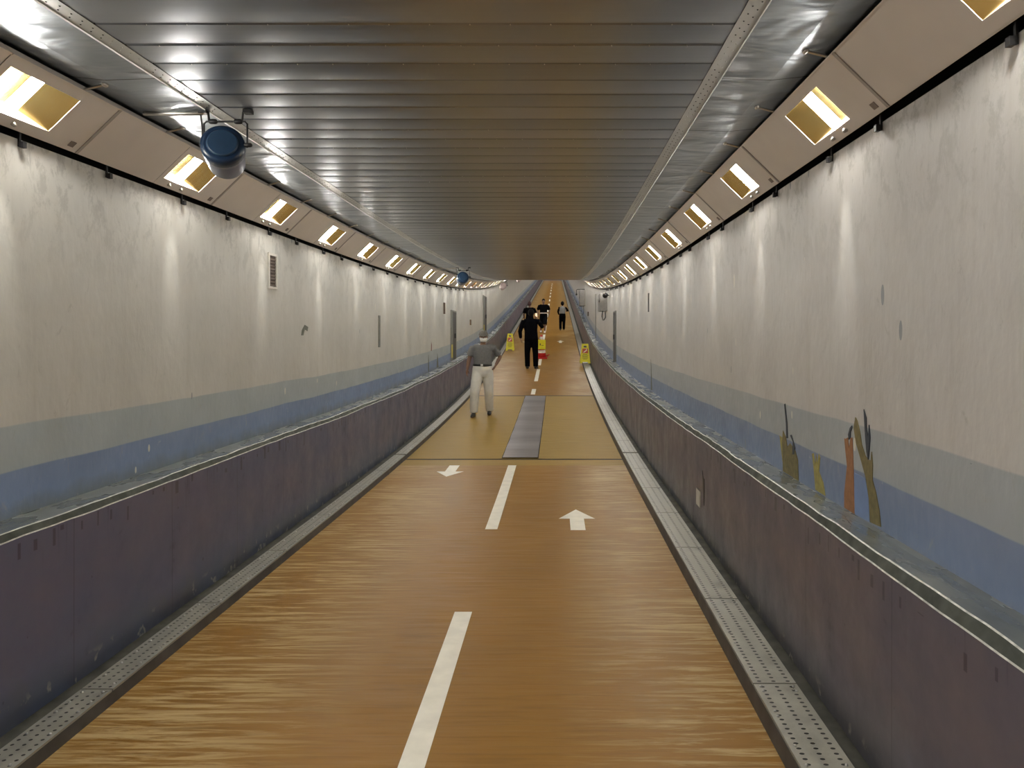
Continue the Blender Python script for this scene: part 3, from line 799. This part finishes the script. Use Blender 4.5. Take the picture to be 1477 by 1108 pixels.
mural('painted_waterweed', XL, 1, [('leaf', [(7.24,1.66),(7.30,1.66),(7.34,1.72),(7.42,1.70),(7.44,1.74),(7.34,1.76),(7.26,1.71)], MGR)], 'small dark arched smudge painted on the bare left wall')
b = MB(); b.prism([(5.98, .54), (6.02, .60), (5.99, .48), (5.97, .38), (5.95, .34), (5.93, .44), (5.94, .55)], lambda u, v, t: (1.147-t, u, v), 0, .003)
tag(b.build('paint_drip', BLACK), 'long black drip down the mauve wall above the little white plate', 'paint stain')

# ------------------------------------------------------------------ people
def skin(name, c): return plain(name, c, .5, var=.05)
def remesh(o, vs, it=4):
    m = o.modifiers.new('merge', 'REMESH'); m.mode = 'VOXEL'; m.voxel_size = vs; m.use_smooth_shade = True
    s = o.modifiers.new('soften', 'SMOOTH'); s.factor = .5; s.iterations = it
    return o
def V(*a): return Vector(a)
def hand(b, wrist, d, n, thumb, curl=.5, k=1.0):
    """palm, four bent fingers of unequal length, thumb from the side of the palm"""
    d = d.normalized(); n = (n - d*n.dot(d)).normalized(); s = d.cross(n).normalized()*thumb
    b.tube([wrist, wrist+d*.03*k, wrist+d*.085*k], [(.026*k, .019*k), (.038*k, .017*k), (.040*k, .015*k)], ref=s, n=12)
    for i, L in enumerate((.068, .078, .072, .056)):
        p = wrist + d*.088*k + s*(.029-.0195*i)*k
        d2 = (d*math.cos(curl*.5)+n*math.sin(curl*.5)); d3 = (d*math.cos(curl*1.2)+n*math.sin(curl*1.2))
        q = p + d2*L*.55*k
        b.tube([p-d*.01*k, q, q+d3*L*.45*k], [.0092*k, .0085*k, .0075*k], n=8)
    p = wrist + d*.030*k + s*.030*k
    b.tube([p, p+(d*.6+s*.8).normalized()*.032*k+n*.008*k, p+(d*.85+s*.55).normalized()*.062*k+n*.018*k], [.013*k, .011*k, .0085*k], n=8)
def person(name, lab, loc, H, J, f, col, opt):
    """J: joints in metres, local, x as seen from the camera; f: -1 faces the camera, +1 faces away"""
    r = thing('person', lab, 'person', loc)
    k = H/1.7; sl = gs(loc[1]); g = lambda p: Vector((p[0], p[1], p[2] + sl*p[1]))
    J = {a: g(p) for a, p in J.items()}
    sk = col['skin']; side = Vector((1, 0, 0))
    hc, nb, ch, pv = J['head'], J['neck'], J['chest'], J['pelvis']
    fwd = Vector((0, f, 0)); look = (Vector(opt.get('look', (0, f, 0)))).normalized(); lat = Vector((0, 0, 1)).cross(look).normalized()
    b = MB()
    tp = [pv+V(0,0,-.07*k), pv+V(0,0,.02*k), pv.lerp(ch, .45), ch, ch.lerp(nb, .6), nb]
    tr = [(.10*k, .085*k), (.145*k, .105*k), (.13*k, .095*k), (.152*k, .105*k), (.135*k, .08*k), (.058*k, .058*k)]
    b.tube(tp, tr, ref=side, n=18)
    b.tube([nb+V(0,0,-.05*k), nb+V(0,0,.02*k), hc+V(0,0,-.07*k)], [.06*k, .053*k, .05*k], n=14)
    M = Matrix((( lat.x, look.x, 0), (lat.y, look.y, 0), (0, 0, 1))).to_4x4()
    def hd(p):
        if p.z < 0: p = Vector((p.x*(1-.25*p.z*p.z), p.y*(1-.18*p.z*p.z)+(-p.z)*.10, p.z))
        return p
    b.ell(hc, (.074*k, .095*k, .116*k), 20, 14, mat=M, fn=hd)
    b.tube([hc+look*.088*k+V(0,0,.022*k), hc+look*.112*k+V(0,0,-.022*k)], [.010*k, .016*k], n=8)
    b.tube([hc+look*.088*k-lat*.03*k+V(0,0,.03*k), hc+look*.088*k+lat*.03*k+V(0,0,.03*k)], [.010*k, .010*k], n=8)
    b.tube([hc+look*.09*k-lat*.018*k+V(0,0,-.052*k), hc+look*.09*k+lat*.018*k+V(0,0,-.052*k)], [.009*k, .009*k], n=8)
    for s in (-1, 1): b.ell(hc+lat*s*.076*k-look*.005*k, (.012*k, .020*k, .032*k), 10, 8, mat=M)
    arms = {}
    for s in ('l', 'r'):
        S, E_, Wr = J['sh_'+s], J['el_'+s], J['wr_'+s]
        b.tube([S.lerp(nb, .5)+V(0,0,-.05*k), S+V(0,0,-.015*k), S.lerp(E_, .4), E_, E_.lerp(Wr, .35), Wr], [.05*k, .050*k, .046*k, .040*k, .040*k, .027*k], n=12)
        d = (Wr-E_).normalized(); d = (d + Vector(opt.get('hd_'+s, (0, 0, 0)))).normalized()
        hand(b, Wr, d, Vector(opt.get('hn_'+s, (1 if s == 'l' else -1, 0, 0))), opt.get('th_'+s, 1 if s == 'l' else -1), opt.get('curl_'+s, .6), k)
        Hp, Kn, An = J['hip_'+s], J['kn_'+s], J['an_'+s]
        b.tube([Hp+V(0,0,.04*k), Hp, Hp.lerp(Kn, .5), Kn, Kn.lerp(An, .35), An, An+V(0,0,-.03*k)], [.08*k, .088*k, .075*k, .056*k, .055*k, .038*k, .036*k], n=14)
        t = J['toe_'+s]; hl = An - (t-An).normalized()*.03*k; hl.z = t.z
        b.tube([hl+V(0,0,.012), An.lerp(t, .35)+V(0,0,-.012), t], [(.032*k, .03*k), (.038*k, .03*k), (.036*k, .016*k)], ref=side, n=12)
    remesh(b.build('body', sk, r), .0075 if opt.get('fine') else .010, 3)
    for s in (-1, 1):
        b = MB(); b.ell(hc+look*.083*k+lat*s*.030*k+V(0,0,.012*k), (.011*k, .011*k, .008*k), 10, 8); b.build('eye', col['eye'], r)
    # trousers or shorts
    leg = opt.get('leg', 1.0); fl = opt.get('flare', 1.0)
    b = MB(); w = opt.get('hipw', 1.0)
    b.tube([pv+V(0,0,-.15*k), pv+V(0,0,-.09*k), pv+V(0,0,-.01*k), pv+V(0,0,opt.get('rise', .11)*k)], [(.11*k*w, .11*k), (.165*k*w, .135*k), (.19*k*w, .148*k), (.17*k*w, .135*k)], ref=side, n=20, rnd=False)
    for s in ('l', 'r'):
        Hp, Kn, An = J['hip_'+s], J['kn_'+s], J['an_'+s]
        if leg >= 1: P, R = [Hp+V(0,0,.06*k), Hp, Hp.lerp(Kn, .5), Kn, Kn.lerp(An, .5), An+V(0,0,.0)], [.095*k, .110*k, .100*k*fl, .086*k*fl, .080*k*fl, .074*k*fl]
        else:
            E2 = Kn.lerp(An, leg); P, R = [Hp+V(0,0,.06*k), Hp, Hp.lerp(Kn, .5), E2], [.09*k, .106*k, .104*k, .10*k]
        b.tube(P, R, n=16, rnd=False)
    remesh(b.build('trousers' if leg >= 1 else 'shorts', col['legs'], r), .014, 5)
    # top
    b = MB(); hem = opt.get('hem', .03)
    tp2 = [pv+V(0,0,hem*k), pv.lerp(ch, .3), pv.lerp(ch, .6), ch, ch.lerp(nb, .62), ch.lerp(nb, .82), nb+V(0,0,-.008*k)]
    q = opt.get('belly', 1.0)
    tr2 = [(.178*k*q, .138*k*q), (.172*k*q, .135*k*q), (.170*k*q, .135*k*q), (.184*k*q, .135*k), (.180*k, .115*k), (.135*k, .092*k), (.074*k, .072*k)]
    b.tube(tp2, tr2, ref=side, n=20, rnd=False)
    if opt.get('collar'): b.tube([nb+V(0,0,-.04*k), nb+V(0,0,.03*k), nb+V(0,0,opt['collar']*k)], [.085*k, .078*k, .074*k], n=16, rnd=False)
    sl_ = opt.get('sleeve', 1.5)
    if 'sleeve_sep' not in opt:
        for s in ('l', 'r'):
            S, E_, Wr = J['sh_'+s], J['el_'+s], J['wr_'+s]
            P, R = [S.lerp(nb, .6)+V(0,0,-.045*k), S.lerp(nb, .25)+V(0,0,-.03*k), S+V(0,0,-.025*k), S.lerp(E_, .5)], [.072*k, .078*k, .074*k, .070*k]
            if sl_ > .99: P += [E_, E_.lerp(Wr, .5), E_.lerp(Wr, sl_-1)]; R += [.060*k, .054*k, .042*k]
            else: P += [S.lerp(E_, sl_)]; R += [.072*k]
            b.tube(P, R, n=14, rnd=False)
    remesh(b.build(opt.get('top_name', 'shirt'), col['top'], r), .013, 5)
    if 'sleeve_sep' in opt:
        for s in ('l', 'r'):
            S, E_, Wr = J['sh_'+s], J['el_'+s], J['wr_'+s]
            b = MB(); b.tube([S.lerp(nb, .12)+V(0,0,-.03*k), S+V(0,0,-.02*k), S.lerp(E_, .5), E_, E_.lerp(Wr, .9)], [.066*k, .070*k, .062*k, .055*k, .042*k], n=14, rnd=False); b.build('sleeve', col['sleeve'], r)
    if opt.get('belt'):
        b = MB(); z = pv+V(0,0,opt['belt']*k)
        b.tube([z+V(0,0,-.022*k), z+V(0,0,.022*k)], [(.178*k*q, .14*k*q)]*2, ref=side, n=28, rnd=False); bl = b.build('belt', col['belt'], r)
        b = MB(); c = z+fwd*.14*k*q; b.box(c+V(-.022, -.006, -.02), c+V(.022, .006, .02)); b.build('buckle', STEEL, bl)
    for s in ('l', 'r'):
        An, t = J['an_'+s], J['toe_'+s]; dr = (t-An); dr.z = 0; dr.normalize(); z0 = t.z
        h0 = Vector((An.x, An.y, z0)) - dr*.045*k
        b = MB(); b.tube([h0+V(0,0,.030*k), h0+dr*.05*k+V(0,0,.036*k), h0+dr*.16*k+V(0,0,.024*k), h0+dr*.235*k+V(0,0,.012*k)], [(.038*k, .044*k), (.042*k, .052*k), (.046*k, .034*k), (.036*k, .022*k)], ref=Vector((0,0,1)).cross(dr), n=14)
        b.tube([Vector((An.x, An.y, z0+.06*k)), An+V(0,0,.02*k)], [.042*k, .045*k], n=12)
        o = remesh(b.build('shoe', col['shoe'], r), .010, 2)
        b = MB(); b.tube([h0+V(0,0,.006), h0+dr*.1*k+V(0,0,.006), h0+dr*.24*k+V(0,0,.006)], [(.038*k, .008), (.044*k, .008), (.034*k, .008)], ref=Vector((0,0,1)).cross(dr), n=12, rnd=False); b.build('sole', col['sole'], o)
    # hair / cap / mask
    def hair(p):
        return p
    if opt.get('hair'):
        b = MB(); hv = opt['hair']
        b.ell(hc+V(0,0,.020*k)-look*.012*k, (.084*k*hv, .104*k*hv, .112*k*hv), 20, 10, mat=M, lo=opt.get('hair_lo', -.15), hi=1.0)
        if opt.get('nape'): b.ell(hc-look*.035*k+V(0,0,-.01*k), (.076*k, .075*k, .105*k*opt['nape']), 18, 10, mat=M)
        b.build('hair', col['hair'], r)
    if opt.get('cap'):
        b = MB(); b.ell(hc+V(0,0,.036*k), (.092*k, .112*k, .105*k), 22, 10, mat=M, lo=.0, hi=1.0)
        c_ = b.build('cap', col['cap'], r)
        b = MB(); c = hc+V(0,0,.042*k)
        n_ = 12; i = len(b.v)
        for lay in (0, .006):
            for q2 in range(n_+1):
                a = -1.0+2.0*q2/n_
                inner = look*.09*k*math.cos(a*.8)+lat*.075*k*math.sin(a*1.15); outer = look*(.10+.075*math.cos(a*1.2))*k+lat*.080*k*math.sin(a*1.15)
                b.v += [c+inner+V(0,0,lay), c+outer+V(0,0,lay-.022*k*math.cos(a))]
        st = 2*(n_+1)
        for q2 in range(n_):
            a0 = i+2*q2
            b.face((a0, a0+1, a0+3, a0+2), 0, True); b.face((a0+st+2, a0+st+3, a0+st+1, a0+st), 0, True); b.face((a0+1, a0+st+1, a0+st+3, a0+3), 0, True)
        b.build('brim', col['cap'], c_)
    if opt.get('mask'):
        b = MB()
        nn, mm = 12, 7; i = len(b.v)
        for a in range(mm+1):
            z = -.092 + .082*a/mm
            for q2 in range(nn+1):
                an = -1.25+2.5*q2/nn
                bulge = .016*math.cos(an*1.2)*math.sin(PI*(a+.5)/(mm+1))
                ex = (.079+bulge*.3)*math.sqrt(max(.15, 1-(z/.128)**2)); ey = (.104+bulge)*math.sqrt(max(.15, 1-(z/.135)**2))
                b.v.append(hc + lat*math.sin(an)*ex*k + look*(math.cos(an)*ey+.012)*k + V(0,0,z*k))
        for a in range(mm):
            for q2 in range(nn):
                p = i+a*(nn+1)+q2; b.face((p, p+1, p+nn+2, p+nn+1), 0, True)
        o = b.build('face_mask', col['mask'], r); sd = o.modifiers.new('thick', 'SOLIDIFY'); sd.thickness = .003
    return r

EYE = plain('dark_eye', (.03, .02, .018), .2); SK1 = skin('tanned_skin', (.16, .085, .055)); SK2 = skin('warm_skin', (.36, .22, .15))
TEE = plain('heather_grey_cotton', (.125, .125, .125), .85, var=.12, sc=40, bump=.2); CHINO = plain('off_white_chino', (.64, .62, .56), .8, var=.06, sc=12, bump=.3)
BLK = plain('black_cloth', (.002, .002, .0025), .9, spec=.05); NAVY = plain('black_blue_cloth', (.0025, .0025, .004), .9, spec=.05); CAPG = plain('grey_cap', (.13, .12, .105), .8); MASKW = plain('white_mask', (.8, .79, .76), .7)
LEATH = plain('black_leather', (.01, .01, .01), .4); HAIR = plain('black_hair', (.006, .005, .005), .8, spec=.1); HAIRR = plain('reddish_hair', (.05, .014, .014), .6); SOLE = plain('shoe_sole', (.03, .03, .03), .7); WSHOE = plain('white_shoe', (.62, .56, .52), .6)
GTOP = plain('grey_vest_cloth', (.19, .19, .18), .85, var=.1, sc=30); HEMW = plain('pale_hem', (.62, .48, .44), .8); PHONE = plain('phone_black', (.02, .02, .02), .3); SCREEN = emis('phone_screen', (1.0, .55, .25), .8)

# man in grey walking toward the camera
person('a', 'man in grey tee, cap and white mask walking toward the camera', (-1.40, 14.75, gz(14.75)), 1.65, {
    'head': (.01, -.02, 1.515), 'neck': (0, 0, 1.375), 'chest': (0, .0, 1.20), 'pelvis': (-.01, 0, .90),
    'sh_l': (-.205, .0, 1.325), 'el_l': (-.262, -.02, 1.10), 'wr_l': (-.29, -.07, .915),
    'sh_r': (.205, .01, 1.325), 'el_r': (.315, .12, 1.125), 'wr_r': (.245, .03, .985),
    'hip_l': (-.10, -.01, .86), 'kn_l': (-.142, -.16, .47), 'an_l': (-.165, -.14, .085), 'toe_l': (-.175, -.33, .022),
    'hip_r': (.085, .01, .86), 'kn_r': (.105, .06, .47), 'an_r': (.105, .22, .085), 'toe_r': (.115, .04, .022)},
    -1, {'skin': SK1, 'eye': EYE, 'legs': CHINO, 'top': TEE, 'belt': LEATH, 'shoe': LEATH, 'sole': SOLE, 'cap': CAPG, 'mask': MASKW, 'hair': HAIR},
    {'fine': True, 'cap': True, 'mask': True, 'flare': 1.08, 'belt': .085, 'hem': .05, 'sleeve': .78, 'hair': .93, 'hair_lo': -.1, 'look': (.08, -1, -.05), 'belly': 1.06, 'hipw': 1.08, 'rise': .10,
     'hn_l': (1, -.3, 0), 'hn_r': (-1, 0, 0), 'th_l': -1, 'th_r': 1})
# person in black photographing
person('b', 'person in black jacket and trousers seen from behind, holding up a phone', (-.80, 24.25, gz(24.25)), 1.88, {
    'head': (.01, .03, 1.765), 'neck': (0, 0, 1.60), 'chest': (0, 0, 1.38), 'pelvis': (.02, 0, 1.0),
    'sh_l': (-.235, 0, 1.53), 'el_l': (-.335, -.02, 1.20), 'wr_l': (-.315, .04, .98),
    'sh_r': (.24, 0, 1.53), 'el_r': (.36, .10, 1.34), 'wr_r': (.22, .30, 1.56),
    'hip_l': (-.08, 0, .96), 'kn_l': (-.105, 0, .52), 'an_l': (-.10, 0, .09), 'toe_l': (-.12, .17, .022),
    'hip_r': (.12, 0, .96), 'kn_r': (.15, 0, .52), 'an_r': (.16, 0, .09), 'toe_r': (.20, .16, .022)},
    1, {'skin': SK2, 'eye': EYE, 'legs': BLK, 'top': NAVY, 'shoe': LEATH, 'sole': SOLE, 'hair': HAIR},
    {'top_name': 'jacket', 'collar': .075, 'sleeve': 1.97, 'hem': -.06, 'rise': .05, 'hair': 1.03, 'hair_lo': -.5, 'nape': 1.0, 'flare': .95, 'belly': 1.1, 'hn_l': (1, .3, 0), 'hn_r': (-1, .2, .2), 'curl_r': 1.0, 'hd_r': (-.2, 0, .4)})
ph = thing('phone', 'phone with a glowing screen held up by the person in black', 'phone', (-.80+.165, 24.25+.40, gz(24.25)+1.645))
ph.rotation_euler = (math.radians(-8), 0, math.radians(6))
b = MB(); b.box((-.036, 0, -.0), (.036, .009, .15)); b.build('phone_body', PHONE, ph)
b = MB(); b.box((-.032, -.0015, .008), (.032, 0, .142)); b.build('screen', SCREEN, ph)
# person in dark tee and shorts, facing the camera
person('c', 'person in black tee and dark shorts walking downhill beside the centre line', (-.605, 37.3, gz(37.3)), 1.66, {
    'head': (.0, -.01, 1.54), 'neck': (0, 0, 1.385), 'chest': (0, 0, 1.21), 'pelvis': (.0, 0, .90),
    'sh_l': (-.21, 0, 1.33), 'el_l': (-.285, .03, 1.08), 'wr_l': (-.265, -.06, .87),
    'sh_r': (.21, 0, 1.33), 'el_r': (.28, .03, 1.08), 'wr_r': (.255, -.04, .87),
    'hip_l': (-.09, 0, .86), 'kn_l': (-.12, .0, .47), 'an_l': (-.13, .14, .11), 'toe_l': (-.135, -.02, .03),
    'hip_r': (.09, 0, .86), 'kn_r': (.075, -.16, .47), 'an_r': (.06, -.14, .085), 'toe_r': (.06, -.32, .022)},
    -1, {'skin': SK1, 'eye': EYE, 'legs': NAVY, 'top': BLK, 'shoe': WSHOE, 'sole': SOLE, 'hair': HAIR, 'belt': HEMW},
    {'sleeve': .85, 'leg': .12, 'hair': 1.0, 'hair_lo': .05, 'belt': .06, 'hem': .03, 'belly': 1.08, 'th_l': -1, 'th_r': 1})
# walker from behind
person('d', 'walker in grey vest and black trousers, back to the camera, by the right wall', (.32, 38.4, gz(38.4)), 1.46, {
    'head': (-.0, .01, 1.345), 'neck': (0, 0, 1.215), 'chest': (0, 0, 1.05), 'pelvis': (.0, 0, .78),
    'sh_l': (-.165, 0, 1.16), 'el_l': (-.215, -.02, .95), 'wr_l': (-.18, .09, .80),
    'sh_r': (.165, 0, 1.16), 'el_r': (.265, .0, 1.0), 'wr_r': (.20, .17, .98),
    'hip_l': (-.075, 0, .75), 'kn_l': (-.095, .08, .42), 'an_l': (-.10, -.06, .09), 'toe_l': (-.105, .10, .022),
    'hip_r': (.075, 0, .75), 'kn_r': (.075, .03, .41), 'an_r': (.07, .10, .08), 'toe_r': (.075, .26, .022)},
    1, {'skin': SK2, 'eye': EYE, 'legs': BLK, 'top': GTOP, 'sleeve': NAVY, 'shoe': LEATH, 'sole': WSHOE, 'hair': HAIR},
    {'sleeve_sep': 1, 'top_name': 'vest', 'collar': .03, 'hair': 1.2, 'hair_lo': -.6, 'nape': 1.05, 'flare': 1.0, 'hem': -.02})
# figure half hidden behind the person in black
person('e', 'person in black tee with reddish hair, half hidden behind the person in black', (-1.20, 35.0, gz(35.0)), 1.66, {
    'head': (.0, .02, 1.54), 'neck': (0, 0, 1.385), 'chest': (0, 0, 1.21), 'pelvis': (.0, 0, .90),
    'sh_l': (-.21, 0, 1.33), 'el_l': (-.27, .0, 1.08), 'wr_l': (-.25, .08, .87),
    'sh_r': (.21, 0, 1.33), 'el_r': (.28, .0, 1.08), 'wr_r': (.25, .10, .88),
    'hip_l': (-.09, 0, .86), 'kn_l': (-.10, .04, .47), 'an_l': (-.10, -.05, .09), 'toe_l': (-.11, .11, .022),
    'hip_r': (.09, 0, .86), 'kn_r': (.10, .08, .47), 'an_r': (.10, .10, .085), 'toe_r': (.11, .27, .022)},
    1, {'skin': SK1, 'eye': EYE, 'legs': BLK, 'top': BLK, 'shoe': LEATH, 'sole': SOLE, 'hair': HAIRR},
    {'sleeve': .85, 'hair': 1.0, 'hair_lo': -.4, 'nape': .9, 'hem': -.02, 'look': (.5, .8, 0)})

# ------------------------------------------------------------------ daylight, camera
W = bpy.data.worlds.new('daylight'); bpy.context.scene.world = W; W.use_nodes = True
W.node_tree.nodes['Background'].inputs[0].default_value = (.42, .55, .75, 1); W.node_tree.nodes['Background'].inputs[1].default_value = .25
cam = bpy.data.cameras.new('camera'); co = bpy.data.objects.new('camera', cam); C.objects.link(co)
cam.sensor_fit = 'HORIZONTAL'; cam.sensor_width = 36; cam.lens = 1109/1477*36
cam.shift_x = -(802-738.5)/1477; cam.shift_y = -(554-485.3)/1477
cam.clip_start = .05; cam.clip_end = 300
co.location = (0, 0, 1.65); co.rotation_euler = (PI/2, 0, 0)
sc = bpy.context.scene; sc.camera = co
sc.view_settings.view_transform = 'Standard'; sc.view_settings.look = 'None'; sc.view_settings.gamma = 1.0; sc.view_settings.use_curve_mapping = False
sc.view_settings.exposure = 0.25
sc.cycles.max_bounces = 10; sc.cycles.diffuse_bounces = 5; sc.cycles.glossy_bounces = 4
sc.cycles.use_denoising = True
